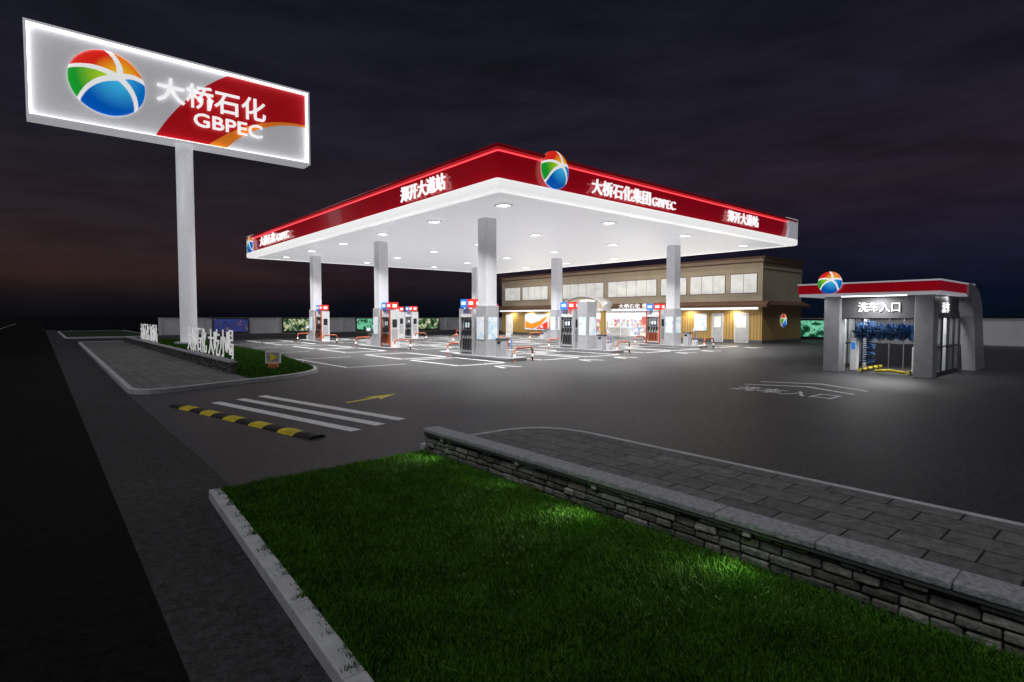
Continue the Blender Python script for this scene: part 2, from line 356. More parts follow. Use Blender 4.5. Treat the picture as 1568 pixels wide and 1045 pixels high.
# stone walls
def stonewall(name,x0,x1,y0,y1,h,zb=0,bev=.006,seg=1.2):
    b=MB(); cap=.06; H=h-cap; nc=5; ch=(H-zb)/nc
    b.box(x0+.03,y0+.03,zb,x1-.03,y1-.03,h-cap-.002,'mortar')
    j=lambda s: random.uniform(-s,s)
    for c in range(nc):
        y=y0+random.uniform(-.1,0)
        while y<y1:
            l=random.uniform(.14,.32); ya=max(y,y0)+.006; yb=min(y+l,y1)-.006
            if yb-ya>.03:
                p=random.uniform(-.018,.010); q=random.uniform(-.018,.008); g=random.uniform(.004,.009)
                m=random.choice(['st1','st1','st2','st3','st4'])
                z0=zb+c*ch+g; z1=zb+(c+1)*ch-g*.8
                b.add([(x0-p+j(.006),ya+j(.004),z0+j(.003)),(x1+q,ya,z0),(x1+q,yb,z0),(x0-p+j(.006),yb+j(.004),z0+j(.003)),
                       (x0-p+j(.010)+.004,ya+j(.004),z1+j(.003)),(x1+q,ya,z1),(x1+q,yb,z1),(x0-p+j(.010)+.004,yb+j(.004),z1+j(.003))],
                      [(0,3,2,1),(4,5,6,7),(0,1,5,4),(1,2,6,5),(2,3,7,6),(3,0,4,7)],m)
            y+=l
    y=y0
    while y<y1-.01:
        yb=min(y+seg,y1); b.box(x0-.02,y+.003,h-cap,x1+.02,yb-.003,h+random.uniform(-.002,.002),'capm'); y+=seg
    return b.build(name,bevel=bev)
stonewall('stone_garden_wall',4.28,4.50,-8,7.05,.455,.03,.013,.8)
# far island
fi=roundpoly([(1.75,17.2),(7.9,19.6),(9.6,30),(9.9,54),(2.2,54)],[1.3,2.2,4,.5,.5],8)
fin=inset(fi,.14)
b=MB(); b.ring(fi,fin,0,.14,'kerb'); b.build('island_kerb',bevel=.015)
def clipx(pts,xc,left=True):
    out=[];n=len(pts)
    for i in range(n):
        p,q=pts[i],pts[(i+1)%n]; ip=(p[0]<=xc)==left; iq=(q[0]<=xc)==left
        if ip: out.append(p)
        if ip!=iq:
            t=(xc-p[0])/(q[0]-p[0]); out.append((xc,p[1]+t*(q[1]-p[1])))
    return out
b=MB(); b.prism(clipx(fin,5.0,True),0,.125,'pave'); b.build('paved_walkway')
fg=clipx(fin,5.0,False)
b=MB(); b.prism(fg,0,.12,'soil'); b.build('lawn_bed')
def inpoly(x,y,poly=fg):
    k=np.zeros(len(x),bool);n=len(poly)
    for i in range(n):
        x0,y0=poly[i];x1,y1=poly[(i+1)%n]
        if y0==y1: continue
        c=((y0>y)!=(y1>y))&(x<(x1-x0)*(y-y0)/(y1-y0)+x0); k^=c
    return k
grass('lawn_grass',5.1,10.2,17,54,.11,100000,.06,.13,.022,inpoly)
stonewall('stone_garden_wall',4.9,5.12,20.6,52,.55,.12,.006,1.6)
b=MB(); q=roundpoly([(1.75,66),(9,66),(9,95),(1.75,95)],1.0); qi=inset(q,.15); b.ring(q,qi,0,.14,'kerb'); b.prism(qi,0,.125,'soil'); b.build('traffic_island',bevel=.015)
# letters on far wall
def letters(y0,groups,yend):
    e=empty('standing_letter_sign'); y=y0
    for s in groups:
        for ch in s:
            text(ch,'letter',(4.98,y,.64),NY,Z,.84,.98,.03,'text2',e,-.004); y-=.93
        y-=.25
    b=MB(); b.box(4.97,yend,.58,5.0,y0+.1,.61,'white'); yy=yend
    while yy<y0+.1: b.box(4.98,yy,.5,5.0,yy+.025,.64,'white'); yy+=.93
    b.build('rail',e)
letters(28.0,['大桥石化','大吃小喝'],20.4)
letters(43.0,['大桥石化','加油站'],36.0)
# small entrance sign
e=empty('entrance_direction_sign')
b=MB(); b.prism(roundpoly([(6.44,21.68),(6.70,21.48),(6.95,21.98),(6.68,22.15)],.08),.12,.32,'orangep')
R=Vector((.80,-.6,0)).normalized()
O=(6.48,22.0,.34)
b.ext(O,R,Z,[(-.02,-.02),(.54,-.02),(.54,.44),(-.02,.44)],-.06,0,'white'); b.ext(O,R,Z,[(.03,.03),(.49,.03),(.49,.39),(.03,.39)],.002,.008,'wgrey')
b.ext(O,R,Z,[(.13,.06),(.44,.21),(.13,.36),(.19,.21)],.010,.016,'ypaint')
b.tube([Vector(O)+R*.1+Vector((0,0,-.22)),Vector(O)+R*.1],.02,'white'); b.tube([Vector(O)+R*.42+Vector((0,0,-.22)),Vector(O)+R*.42],.02,'white')
b.build('sign_body',e)
# ---------------------------------------------------------------- crossing, bump, arrow
D=Vector((-1.2,5.6)).normalized(); P=Vector((D.y,-D.x))
def strip(a,l,w):
    A=Vector(a); q=[A,A+P*w,A+P*w+D*l,A+D*l]
    return [(v.x,v.y) for v in q]
b=MB()
for k,(x,y) in enumerate([(4.36,9.50),(4.96,9.70),(5.54,9.92)]):
    b.sheet(strip((x-.12,y),5.5,.24),.009,'paint')
b.build('pedestrian_crossing')
b=MB(); A=Vector((3.58,9.35)); seg=5.7/11
prof=[(-.17,0),(-.13,.035),(-.06,.055),(.06,.055),(.13,.035),(.17,0)]
for k in range(11):
    m='rubK' if k%2==0 else 'rubY'; a=A+D*(k*seg+.004); c=A+D*((k+1)*seg-.004); n=len(prof)
    vs=[(a.x+P.x*o,a.y+P.y*o,.004+z) for o,z in prof]+[(c.x+P.x*o,c.y+P.y*o,.004+z) for o,z in prof]
    b.add(vs,[list(range(n)),list(range(n,2*n))[::-1]]+[(i,n+i,n+i+1,i+1) for i in range(n-1)],m)
b.build('speed_bump')
b=MB(); a=Vector((5.6,12.75)); d=Vector((1.65,.62)).normalized(); p=Vector((-d.y,d.x))
b.sheet([(lambda v:(v.x,v.y))(a+d*u+p*w) for u,w in [(0,-.06),(1.0,-.08),(.85,-.30),(1.80,0),(.85,.30),(1.0,.08),(0,.06)]],.009,'ypaint')
b.build('lane_arrow')
# carwash ground text + chevrons
e=empty('ground_lettering')
text('洗车入口','letters',(15.1,8.1,.0085),NY,X,2.7,1.0,.002,'paint',e,.01)
b=MB()
for x0 in (16.6,17.6):
    b.sheet([(x0,8.3),(x0+.8,6.8),(x0,5.3),(x0-.16,5.3),(x0+.6,6.8),(x0-.16,8.3)][::-1],.009,'paint')
b.build('chevron',e)
# ---------------------------------------------------------------- forecourt markings
b=MB()
def line(x0,y0,x1,y1,w=.17,z=.009):
    if x0==x1: b.sheet([(x0-w/2,y0),(x0+w/2,y0),(x0+w/2,y1),(x0-w/2,y1)],z,'paint')
    else: b.sheet([(x0,y0-w/2),(x1,y0-w/2),(x1,y0+w/2),(x0,y0+w/2)],z,'paint')
for cx in (17.1,25.2,33.3):
    for sx in (-1,1):
        for xx in (1.15,3.7):
            x=cx+sx*xx
            for k in range(3):
                y=19.2+11.3*k; line(x,y,x,y+4.0); line(x,y+4.8,x,y+8.9)
        for k in range(3):
            for o in (0,4.0,4.8,8.9):
                y=19.2+11.3*k+o; xa,xb=sorted((cx+sx*1.25,cx+sx*3.60)); line(xa,y,xb,y,.17,.0095)
for cx in (14.6,19.8,22.4,27.9,30.6,36,):
    for o in (-.45,.45):
        b.sheet([(cx+o,17.2),(cx+o+.2,17.2),(cx+o*.3+.2,18.2),(cx+o*.3,18.2)],.009,'paint')
line(9.5,21.5,9.5,50,.12)
for k in range(6): line(9.58,21.5+k*5.7,12.2,21.5+k*5.7,.12,.0095)
b.build('forecourt_marking')
# ---------------------------------------------------------------- canopy
can=empty('petrol_station_canopy')
x0,x1,y0,y1=13.3,39.9,16.5,49.9
def fp(off):
    P0=[(x0-off,y0-off),(x1+off,y0-off),(x1+off,y1+off),(x0-off,y1+off)]
    return roundpoly(P0,[.16,.15,.15,.15],5)
def sweep(b,prof,m):
    L=[fp(o) for o,z in prof]; n=len(L[0])
    for i in range(len(prof)-1):
        b.add([(x,y,prof[i][1]) for x,y in L[i]]+[(x,y,prof[i+1][1]) for x,y in L[i+1]],[(k,(k+1)%n,n+(k+1)%n,n+k) for k in range(n)],m)
b=MB(); sweep(b,[(-.55,6.98),(-.5,6.94),(-.12,6.94),(-.02,6.98),(0,7.06),(0,7.28),(-.05,7.36),(-.3,7.42)],'ledge'); b.build('lit_edge',can)
b=MB(); sweep(b,[(-.3,7.42),(-.20,8.50)],'red'); b.build('red_fascia',can)
b=MB(); sweep(b,[(-.20,8.50),(-.02,8.52),(0,8.60),(-.05,8.66),(-.6,8.68),(-.6,8.55)],'redlip'); b.build('top_lip',can)
b=MB(); sweep(b,[(-.196,8.42),(-.17,8.43),(-.165,8.465),(-.19,8.475)],'redled'); b.build('led_line',can)
b=MB(); b.sheet([p for p in fp(-.55)],8.55,'roof'); b.build('roof_deck',can)
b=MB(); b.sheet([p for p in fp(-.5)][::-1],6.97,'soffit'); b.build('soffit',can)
b=MB()
b.ext((38.2,16.5,7.3),X,Z,[(0,0),(1.72,0),(1.72,1.42),(.0,1.42),(.35,1.1),(.45,.7),(.35,.3)],-.25,-.05,'greylit')
b.ext((13.3,48.2,7.3),(0,1,0),Z,[(0,0),(1.72,0),(1.72,1.42),(.0,1.42),(.35,1.1),(.45,.7),(.35,.3)],.05,.25,'greylit')
b.build('end_panel',can)
b=MB();pts=[]
for i in range(4):
    for j in range(6):
        cx=15.6+7.1*i; cy=18.9+5.6*j; pts.append((cx,cy))
        b.box(cx-.29,cy-.29,6.935,cx+.29,cy+.29,6.966,'grey'); b.box(cx-.22,cy-.22,6.92,cx+.22,cy+.22,6.934,'lamp')
b.build('recessed_light',can)
for cx,cy in pts:
    l=bpy.data.lights.new('canopy_light','AREA'); l.size=.42; l.energy=320; l.spread=math.radians(120); l.color=(1,.985,.97)
    o=bpy.data.objects.new('canopy_light',l); COL.objects.link(o); o.location=(cx,cy,6.91); o.parent=can
for px in (17.1,33.3):
    for py in (22,33.3,44.6):
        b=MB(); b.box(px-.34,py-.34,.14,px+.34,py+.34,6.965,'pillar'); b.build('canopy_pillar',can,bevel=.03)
logo('globe_logo',(16.45,16.62,8.14),X,Z,.78,.22,can)
logo('globe_logo',(13.42,49.0,8.0),NY,Z,.70,.18,can)
text('大桥石化集团','fascia_text',(18.8,16.65,7.55),X,Z,4.3,.66,.08,'text',can,.006)
text('GBPEC','fascia_text',(23.25,16.65,7.58),X,Z,2.0,.42,.08,'text',can)
text('郑开大道站','fascia_text',(30.6,16.65,7.62),X,Z,3.7,.66,.08,'text',can,.006)
text('郑开大道站','fascia_text',(13.45,24.0,7.55),NY,Z,3.8,.72,.08,'text',can,.006)
text('大桥石化','fascia_text',(13.45,46.4,7.6),NY,Z,3.7,.72,.08,'text',can,.006)
text('GBPEC','fascia_text',(13.45,42.4,7.6),NY,Z,2.6,.5,.08,'text',can)
# ---------------------------------------------------------------- pump islands
def dispenser(b,cx,cy,org):
    b.box(cx-.30,cy-.50,.15,cx+.30,cy+.50,.25,'dgrey')
    b.box(cx-.28,cy-.48,.25,cx+.28,cy+.48,1.15,'white')
    b.box(cx-.24,cy-.46,1.15,cx+.24,cy+.46,2.05,'grey')
    b.box(cx-.32,cy-.50,2.05,cx+.32,cy+.50,2.22,'white')
    for s in (-1,1):
        b.box(cx-.28,cy+s*.55-.05,.15,cx+.33,cy+s*.55+.05,2.50,'white'); b.box(cx-.35,cy+s*.55-.05,.15,cx-.282,cy+s*.55+.05,2.50,'orange' if org else 'grey')
        b.box(cx+s*.25-.012,cy-.3,1.45,cx+s*.25+.012,cy+.3,1.85,'frame')
        b.box(cx+s*.262-.006,cy-.24,1.52,cx+s*.262+.006,cy+.24,1.78,'poster')
        b.box(cx+s*.29-.01,cy-.40,.35,cx+s*.29+.01,cy+.40,.95,'orange' if (s<0 and org) else 'dgrey')
        for k in (-.32,-.1,.12,.34):
            b.box(cx+s*.30-.05,cy+k-.03,1.10,cx+s*.30+.05,cy+k+.03,1.38,'frame')
            b.tube([(cx+s*.33,cy+k,1.15),(cx+s*.45,cy+k,.8),(cx+s*.44,cy+k+.04,.42),(cx+s*.37,cy+k+.06,.5),(cx+s*.34,cy+k+.05,1.1),(cx+s*.27,cy+k+.04,2.1)],.018,'hose',6)
    b.box(cx-.2,cy-.612,.5,cx+.2,cy-.602,1.3,'grey'); b.box(cx-.16,cy-.616,1.4,cx+.16,cy-.602,1.9,'frame')
    b.box(cx-.08,cy-.4,2.22,cx+.08,cy-.3,2.55,'grey'); b.box(cx-.08,cy+.3,2.22,cx+.08,cy+.4,2.55,'grey')
    b.box(cx-.26,cy-.62,2.55,cx+.26,cy-.004,2.98,'redtop'); b.box(cx-.26,cy+.004,2.55,cx+.26,cy+.62,2.98,'blue')
    for s in (-1,1):
        b.box(cx+s*.265-.005,cy-.50,2.68,cx+s*.265+.005,cy-.14,2.86,'text2'); b.box(cx+s*.265-.005,cy+.14,2.68,cx+s*.265+.005,cy+.50,2.86,'text2')
    b.box(cx-.15,cy-.634,2.66,cx+.15,cy-.622,2.86,'text2')
def hoop(b,cx,cy):
    pts=[(cx-.55,cy,.02),(cx-.55,cy,.5),(cx-.5,cy,.6),(cx-.4,cy,.64),(cx+.4,cy,.64),(cx+.5,cy,.6),(cx+.55,cy,.5),(cx+.55,cy,.02)]
    b.tube(pts,.045,'orange',10)
    for s in (-1,1): b.tube([(cx+s*.55,cy,.2),(cx+s*.55,cy,.34)],.049,'white',10)
def island(px,py,pillar,disp,org=False):
    e=empty('petrol_pump_island'); b=MB()
    o=roundpoly([(px-.65,py-2.4),(px+.65,py-2.4),(px+.65,py+2.4),(px-.65,py+2.4)],.3); b.prism(o,.0,.15,'wgrey'); b.build('island_base',e,bevel=.02)
    for d in disp:
        b=MB(); dispenser(b,px,py+d,org); b.build('fuel_dispenser',e)
    b=MB(); hoop(b,px,py-2.75); hoop(b,px,py+2.75); b.build('guard_hoop',e,smooth=True)
    b=MB(); w=.43
    if pillar is not None:
        b.prism(roundpoly([(px-w,py-w),(px+w,py-w),(px+w,py+w),(px-w,py+w)],.1),.15,2.62 if pillar else 3.0,'grey')
        b.box(px-w-.015,py-.28,.95,px-w+.0,py+.28,2.05,'poster'); b.box(px-.28,py-w-.015,.95,px+.28,py-w,2.05,'poster')
        if not pillar: b.box(px-.3,py-.3,3.0,px+.3,py+.3,3.06,'lamp')
        b.build('column_cladding',e)
    s=-1 if disp[0]>0 else 1
    b=MB()
    y=py+s*1.15; b.box(px-.2,y-.2,.15,px+.2,y+.2,.95,'grey'); b.box(px-.22,y-.22,.95,px+.22,y+.22,1.03,'dgrey'); b.box(px-.21,y-.12,.75,px-.195,y+.12,.88,'frame')
    b.build('litter_bin',e,bevel=.02)
    b=MB(); y=py+s*1.75; b.cyl(px,y,.15,.5,.16,'white',.2); b.tube([(px-.1,y,.5),(px-.12,y+.03,1.15)],.02,'orange'); b.tube([(px+.08,y,.5),(px+.1,y,1.05)],.02,'blue'); b.box(px-.2,y-.03,1.1,px+.05,y+.05,1.3,'poster')
    b.build('squeegee_bucket',e)
island(17.1,22,True,[1.35]); island(17.1,33.3,True,[-1.15],True); island(17.1,44.6,True,[-1.3],True)
island(33.3,22,True,[1.4],True); island(33.3,33.3,True,[-1.3],True); island(33.3,44.6,True,[-1.3])
island(25.2,22.6,False,[1.4]); island(25.2,33.3,None,[-1.2,1.2],True); island(25.2,44.6,None,[-1.2,1.2])
# ---------------------------------------------------------------- pylon sign
e=empty('pylon_sign')
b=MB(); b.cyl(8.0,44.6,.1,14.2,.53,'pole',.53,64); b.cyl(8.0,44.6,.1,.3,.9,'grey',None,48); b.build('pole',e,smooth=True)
sx0,sx1,sz0,sz1=-.25,16.5,13.92,19.52
b=MB(); b.box(sx0,44.06,sz0,sx1,45.2,sz1,'pole')
fw=.14
for (a,c,d,f) in [(sx0,sz0,sx1,sz0+fw),(sx0,sz1-fw,sx1,sz1),(sx0,sz0+fw,sx0+fw,sz1-fw),(sx1-fw,sz0+fw,sx1,sz1-fw)]:
    b.box(a,43.74,c,d,44.06,f,'pole')
b.build('cabinet',e)
b=MB(); b.ext((0,44.05,0),X,Z,[(sx0+fw,sz0+fw),(sx1-fw,sz0+fw),(sx1-fw,sz1-fw),(sx0+fw,sz1-fw)],0,.02,'signw'); b.build('face',e)
def bez(p0,p1,p2,n=14): return [tuple((1-t)**2*np.array(p0)+2*t*(1-t)*np.array(p1)+t*t*np.array(p2)) for t in [i/n for i in range(n+1)]]
A=bez((6.2,sz0+fw),(7.9,17.4),(10.9,sz1-fw)); Bc=bez((sx1-fw,16.95),(12.6,17.15),(9.3,sz0+fw)); Cc=bez((10.5,sz0+fw),(12.7,16.75),(sx1-fw,16.83))
b=MB()
b.ext((0,44.03,0),X,Z,[(float(p[0]),float(p[1])) for p in A+[(sx1-fw,sz1-fw)]+Bc],0.002,.012,'signr')
b.ext((0,44.03,0),X,Z,[(float(p[0]),float(p[1])) for p in Cc+Bc],.004,.018,'signo')
b.build('swoosh',e)
b=MB(); q=.02
for (a,c,d,f) in [(sx0+fw,sz0+fw,sx1-fw,sz0+fw+q),(sx0+fw,sz1-fw-q,sx1-fw,sz1-fw),(sx0+fw,sz0+fw+q,sx0+fw+q,sz1-fw-q),(sx1-fw-q,sz0+fw+q,sx1-fw,sz1-fw-q)]:
    b.box(a,43.80,c,d,43.92,f,'strip')
n=120
for i in range(n+1):
    x=sx0+fw+.08+(sx1-sx0-2*fw-.16)*i/n
    for z in (sz0+fw+.08,sz1-fw-.08): b.box(x-.022,43.98,z-.022,x+.022,44.025,z+.022,'bulb')
n=42
for i in range(1,n):
    z=sz0+fw+.08+(sz1-sz0-2*fw-.16)*i/n
    for x in (sx0+fw+.08,sx1-fw-.08): b.box(x-.022,43.98,z-.022,x+.022,44.025,z+.022,'bulb')
b.build('led_border',e)
logo('globe_logo',(3.72,43.95,16.85),X,Z,2.0,.25,e)
text('大桥石化','sign_text',(6.35,43.9,16.45),X,Z,6.9,1.62,.12,'text',e,.012)
text('GBPEC','sign_text',(8.5,43.9,15.25),X,Z,4.5,.92,.12,'text',e,.01)
# ---------------------------------------------------------------- store building
e=empty('convenience_store')
b=MB()
bx,by0,by1,bxe=42.0,19.9,51.2,49.0
b.box(bx,by0,0,bxe,28,2.78,'slat'); b.box(bx,41,0,bxe,by1,2.78,'slat'); b.box(46,28,0,bxe,41,2.78,'shopw')
b.box(bx-.03,by0-.03,0,bxe,27.99,.25,'dgrey'); b.box(bx-.03,41.01,0,bxe,by1,.25,'dgrey')
b.box(bx,by0,2.78,bxe,by1,6.2,'cream')
b.box(bx-.12,by0-.12,6.2,bxe+.12,by1+.12,6.30,'brown'); b.box(bx-.05,by0-.05,6.30,bxe+.05,by1+.05,6.55,'cream'); b.box(bx-.2,by0-.2,6.55,bxe+.2,by1+.2,6.68,'brown')
b.box(bx-.06,by0-.06,5.75,bxe,by1+.06,5.83,'cream')
pr=[(-.55,2.80),(-.60,2.98),(-.1,3.28),(0,3.28),(0,2.80)]
n=len(pr); b.add([(bx+o,by0-.6,z) for o,z in pr]+[(bx+o,by1+.3,z) for o,z in pr],[list(range(n)),list(range(n,2*n))[::-1]]+[(i,(i+1)%n,n+(i+1)%n,n+i) for i in range(n)],'brown')
b.add([(bx-.3,by0+o,z-.003) for o,z in pr]+[(bxe+.4,by0+o,z-.003) for o,z in pr],[list(range(n)),list(range(n,2*n))[::-1]]+[(i,(i+1)%n,n+(i+1)%n,n+i) for i in range(n)],'brown')
b.box(bx-.5,20.0,2.62,bx-.45,51,2.79,'text')
b.build('walls',e)
b=MB()
for (ya,yb) in [(47.8,50.6),(43.3,47.5),(35.5,41.1),(29.4,35.0),(26.4,29.0),(22.9,26.1),(20.3,22.5)]:
    b.box(bx-.03,ya,3.88,bx+.0,yb,5.42,'brown')
    n=max(2,round((yb-ya)/1.1)); w=(yb-ya-.06)/n
    for i in range(n):
        y=ya+.03+i*w; b.box(bx-.045,y+.02,3.92,bx-.031,y+w-.02,5.38,'win')
b.build('upper_windows',e)
b=MB()
for (ya,yb) in [(23.1,23.95),(21.0,22.0)]:
    b.box(bx-.05,ya-.08,.02,bx-.005,yb+.08,2.35,'white'); b.box(bx-.07,ya,.1,bx-.051,yb,2.25,'grey'); b.box(bx-.08,ya+.12,1.2,bx-.071,yb-.12,2.1,'win')
b.box(bx-.06,24.5,.9,bx-.005,25.6,2.3,'poster'); b.box(bx-.07,43.2,.6,bx-.005,47,2.35,'poster')
b.ext((bx-.07,47,.6),NY,Z,[(.1,.2),(1.2,.1),(2.6,.5),(3.7,1.4),(3.7,1.6),(2.2,.9),(1,.7),(.1,1)],0.001,.01,'orangeb')
b.ext((bx-.07,47,.6),NY,Z,[(1.8,.1),(3.7,.1),(3.7,1.0)],0.001,.012,'redtop')
b.box(bx-.06,49.2,.0,bx-.005,50.4,2.3,'win')
b.build('doors_posters',e)
logo('globe_logo',(45.6,19.86,1.75),X,Z,.52,.06,e)
b=MB()
b.box(bx-.02,28,.0,bx+.1,41,.25,'grey'); b.box(bx-.02,28,2.4,bx+.1,41,2.78,'greylit')
for i in range(9): b.box(bx-.01,28.97+i*1.5,.25,bx+.07,29.03+i*1.5,2.4,'white')
b.box(bx+.01,28.03,.25,bx+.02,40.97,2.4,'glass')
b.box(42.1,28,.004,46,41,.02,'shopw'); b.box(42.1,28.02,2.70,46,40.98,2.77,'lamp')
for k,xx in enumerate((43.3,44.6,45.8)):
    for j in range(5):
        y=28.6+j*2.4
        b.box(xx,y,.05,xx+.15,y+1.8,1.9,'white')
        for s in range(4):
            z=.25+s*.42; b.box(xx-.25,y,z,xx,y+1.8,z+.03,'white'); yy=y+.03
            while yy<y+1.65:
                w=random.uniform(.08,.2); b.box(xx-.2,yy,z+.03,xx-.03,yy+w*.9,z+random.uniform(.18,.34),random.choice(['goods','goods','orange','white','redtop','blue'])); yy+=w
b.box(42.6,33.0,.02,43.0,35.4,1.0,'grey'); b.box(42.55,32.95,1.0,43.05,35.45,1.05,'white')
for yy in (30.2,38.6): b.box(42.06,yy,1.3,42.08,yy+.9,2.1,'redtop')
b.build('shopfront',e)
b=MB()
arc=[(math.cos(math.radians(a))*2.7,math.sin(math.radians(a))*1.2) for a in range(0,181,10)]
arci=[(p[0]*.90,p[1]*.86) for p in arc]
O=(bx,36.9,2.79)
b.ext(O,NY,Z,arc,.02,1.6,'cream')
n=len(arc)
for i in range(n-1): b.ext(O,NY,Z,[arc[i],(arc[i][0]*1.04,arc[i][1]*1.06),(arc[i+1][0]*1.04,arc[i+1][1]*1.06),arc[i+1]],.03,1.75,'white')
b.ext(O,NY,Z,arci,1.6,1.63,'cream')
for s in (-1,1): b.box(bx-1.6,36.9+s*2.5-.2,0,bx-1.2,36.9+s*2.5+.2,2.79,'slat')
b.box(bx-1.7,34.1,2.62,bx-.5,39.7,2.79,'white')
b.build('arched_entrance',e)
text('便利店','store_text',(40.36,37.9,2.95),NY,Z,2.0,.6,.05,'orangeb',e)
text('大桥石化 便利','store_text',(41.44,33.2,2.82),NY,Z,3.8,.42,.05,'text',e)
for y in (24,32,44):
    l=bpy.data.lights.new('wall_washer','AREA'); l.shape='RECTANGLE'; l.size=.15; l.size_y=7; l.energy=90; l.color=(1,.95,.82)
    o=bpy.data.objects.new('wall_washer',l); COL.objects.link(o); o.location=(41.1,y,3.4); o.rotation_euler=(0,math.radians(180-35),0); o.parent=e
for y in (22,26,43,46,49):
    l=bpy.data.lights.new('soffit_spot','AREA'); l.size=.4; l.energy=40; l.color=(1,.88,.65)
    o=bpy.data.objects.new('soffit_spot',l); COL.objects.link(o); o.location=(41.5,y,2.58); o.parent=e
l=bpy.data.lights.new('shop_light','AREA'); l.shape='RECTANGLE'; l.size=3; l.size_y=11; l.energy=330; l.color=(1,.95,.85)
o=bpy.data.objects.new('shop_light',l); COL.objects.link(o); o.location=(43.9,35,2.66); o.parent=e
# ---------------------------------------------------------------- boundary walls
b=MB(); b.box(10,72,0,52.3,72.25,1.86,'bwall'); b.box(9.95,71.95,1.86,52.35,72.3,1.93,'kerb')
for i in range(11): b.box(10+i*4.2,71.9,0,10.3+i*4.2,72,1.86,'bwall')
b.build('boundary_wall')
b=MB(); b.box(52.05,-30,0,52.3,71.9,1.86,'bwall'); b.box(52.0,-30,1.86,52.35,71.9,1.93,'kerb'); b.build('boundary_wall')
for (xa,m) in [(15.3,'pic2'),(23.2,'pic1'),(33.0,'pic3'),(42.5,'pic1')]:
    b=MB(); b.box(xa,71.78,.1,xa+4.0,71.88,1.9,'frame'); b.box(xa+.15,71.76,.25,xa+3.85,71.779,1.76,m); b.build('wall_poster')
b=MB(); b.box(51.88,18.8,.15,51.98,21.6,1.88,'frame'); b.box(51.85,18.95,.31,51.879,21.45,1.72,'pic3'); b.build('wall_poster')
# ---------------------------------------------------------------- car wash
e=empty('car_wash')
b=MB()
for ya in (4.98,7.85):
    b.box(22.75,ya,.0,23.3,ya+.55,2.83,'wgrey')
b.build('columns',e,bevel=.02)
b=MB()
rx0,rx1,ry0,ry1=22.1,27.0,4.7,9.1
b.box(rx0+.03,ry0+.03,2.83,rx1,ry1-.03,2.93,'greylit'); b.box(rx0,ry0,2.93,rx1,ry1,3.26,'red'); b.box(rx0-.02,ry0-.02,3.26,rx1,ry1+.02,3.31,'greylit')
b.build('roof',e)
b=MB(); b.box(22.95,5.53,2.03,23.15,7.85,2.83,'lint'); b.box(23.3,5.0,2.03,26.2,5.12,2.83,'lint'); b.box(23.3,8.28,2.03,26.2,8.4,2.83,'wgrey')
b.box(23.0,5.6,2.0,23.1,7.8,2.03,'frame')
b.build('lintel',e)
prof=bez((25.9,3.30),(27.9,3.34),(28.3,2.4),8)+bez((28.3,2.4),(28.7,1.2),(29.2,0),6)[1:]+[(27.5,0)]+bez((27.5,0),(27.1,1.5),(26.8,2.2),6)[1:]+[(26.2,2.83),(25.9,2.9)]
b=MB()
for yy in (4.66,8.9):
    b.ext((0,yy+.42,0),X,Z,[(float(p[0]),float(p[1])) for p in prof],0,.42,'wgrey')
b.ext((0,8.95,0),X,Z,[(float(p[0]),float(p[1])) for p in prof[:8]]+[(float(p[0])-.12,float(p[1])-.06) for p in prof[:8]][::-1],0,3.9,'wgrey')
b.build('end_hoop',e)
b=MB()
for yy in (5.05,8.34):
    b.box(23.3,yy,0,26.9,yy+.05,.15,'frame')
    for x in (23.35,24.2,25.05,25.9,26.75): b.box(x,yy-.01,.15,x+.07,yy+.06,2.03,'frame')
    b.box(23.3,yy,1.0,26.9,yy+.05,1.05,'frame')
    b.box(23.42,yy+.02,.16,26.75,yy+.03,2.02,'glass')
b.build('side_glazing',e)
def brush(b,p,q,r,n=22):
    p=Vector(p);q=Vector(q)
    t=(q-p).normalized(); a=t.cross(Vector((0,.3,1))).normalized(); c=t.cross(a)
    for i in range(n):
        o=p+(q-p)*((i+.5)/n); k=40; vs=[o-t*.028,o+t*.028]; ri=r*(1,.93,.72,.9)[i%4]
        for j in range(k):
            rr=ri*(1 if j%2 else .72)*random.uniform(.88,1.08); vs.append(o+(a*math.cos(2*math.pi*j/k)+c*math.sin(2*math.pi*j/k))*rr+t*random.uniform(-.02,.02))
        b.add(vs,[(0,2+j,2+(j+1)%k) for j in range(k)]+[(1,2+(j+1)%k,2+j) for j in range(k)],'brush')
    b.tube([p-t*.15,q+t*.15],.05,'dgrey')
b=MB(); brush(b,(23.75,5.75,1.52),(23.75,7.6,1.52),.40); brush(b,(25.2,5.75,.25),(25.2,5.75,1.9),.30); brush(b,(25.2,7.65,.25),(25.2,7.65,1.9),.30); b.build('wash_brushes',e)
b=MB()
for x in (23.6,26.0):
    for y in (5.35,8.0): b.box(x-.05,y-.05,0,x+.05,y+.05,2.4,'white')
    b.box(x-.05,5.35,2.3,x+.05,8.0,2.42,'white')
for y in (5.35,8.0): b.box(23.6,y-.04,2.32,26.0,y+.04,2.4,'white')
for y in (5.8,7.3):
    b.tube([(23.2,y,.1),(25.6,y,.1)],.06,'rubY',8)
    for k in range(4): b.tube([(23.3+k*.6,y,.1),(23.5+k*.6,y,.1)],.063,'rubK',8)
b.tube([(23.3,5.9,.1),(23.1,6.3,.16),(23.3,6.8,.1)],.05,'rubY',8)
b.box(23.5,5.55,.05,23.8,5.75,1.0,'white'); b.box(23.6,7.55,.05,23.9,7.75,1.25,'white'); b.box(23.59,7.58,.85,23.6,7.72,1.1,'blue')
for y in (6.2,6.7,7.2): b.box(26.2,y-.02,0,26.24,y+.02,2.0,'dgrey')
b.box(26.2,5.5,1.0,26.23,7.9,1.04,'dgrey')
b.build('wash_frame',e)
logo('globe_logo',(22.02,7.95,3.32),NY,Z,.40,.12,e)
text('洗车入口','wash_text',(22.93,7.3,2.25),NY,Z,1.3,.36,.03,'text',e)
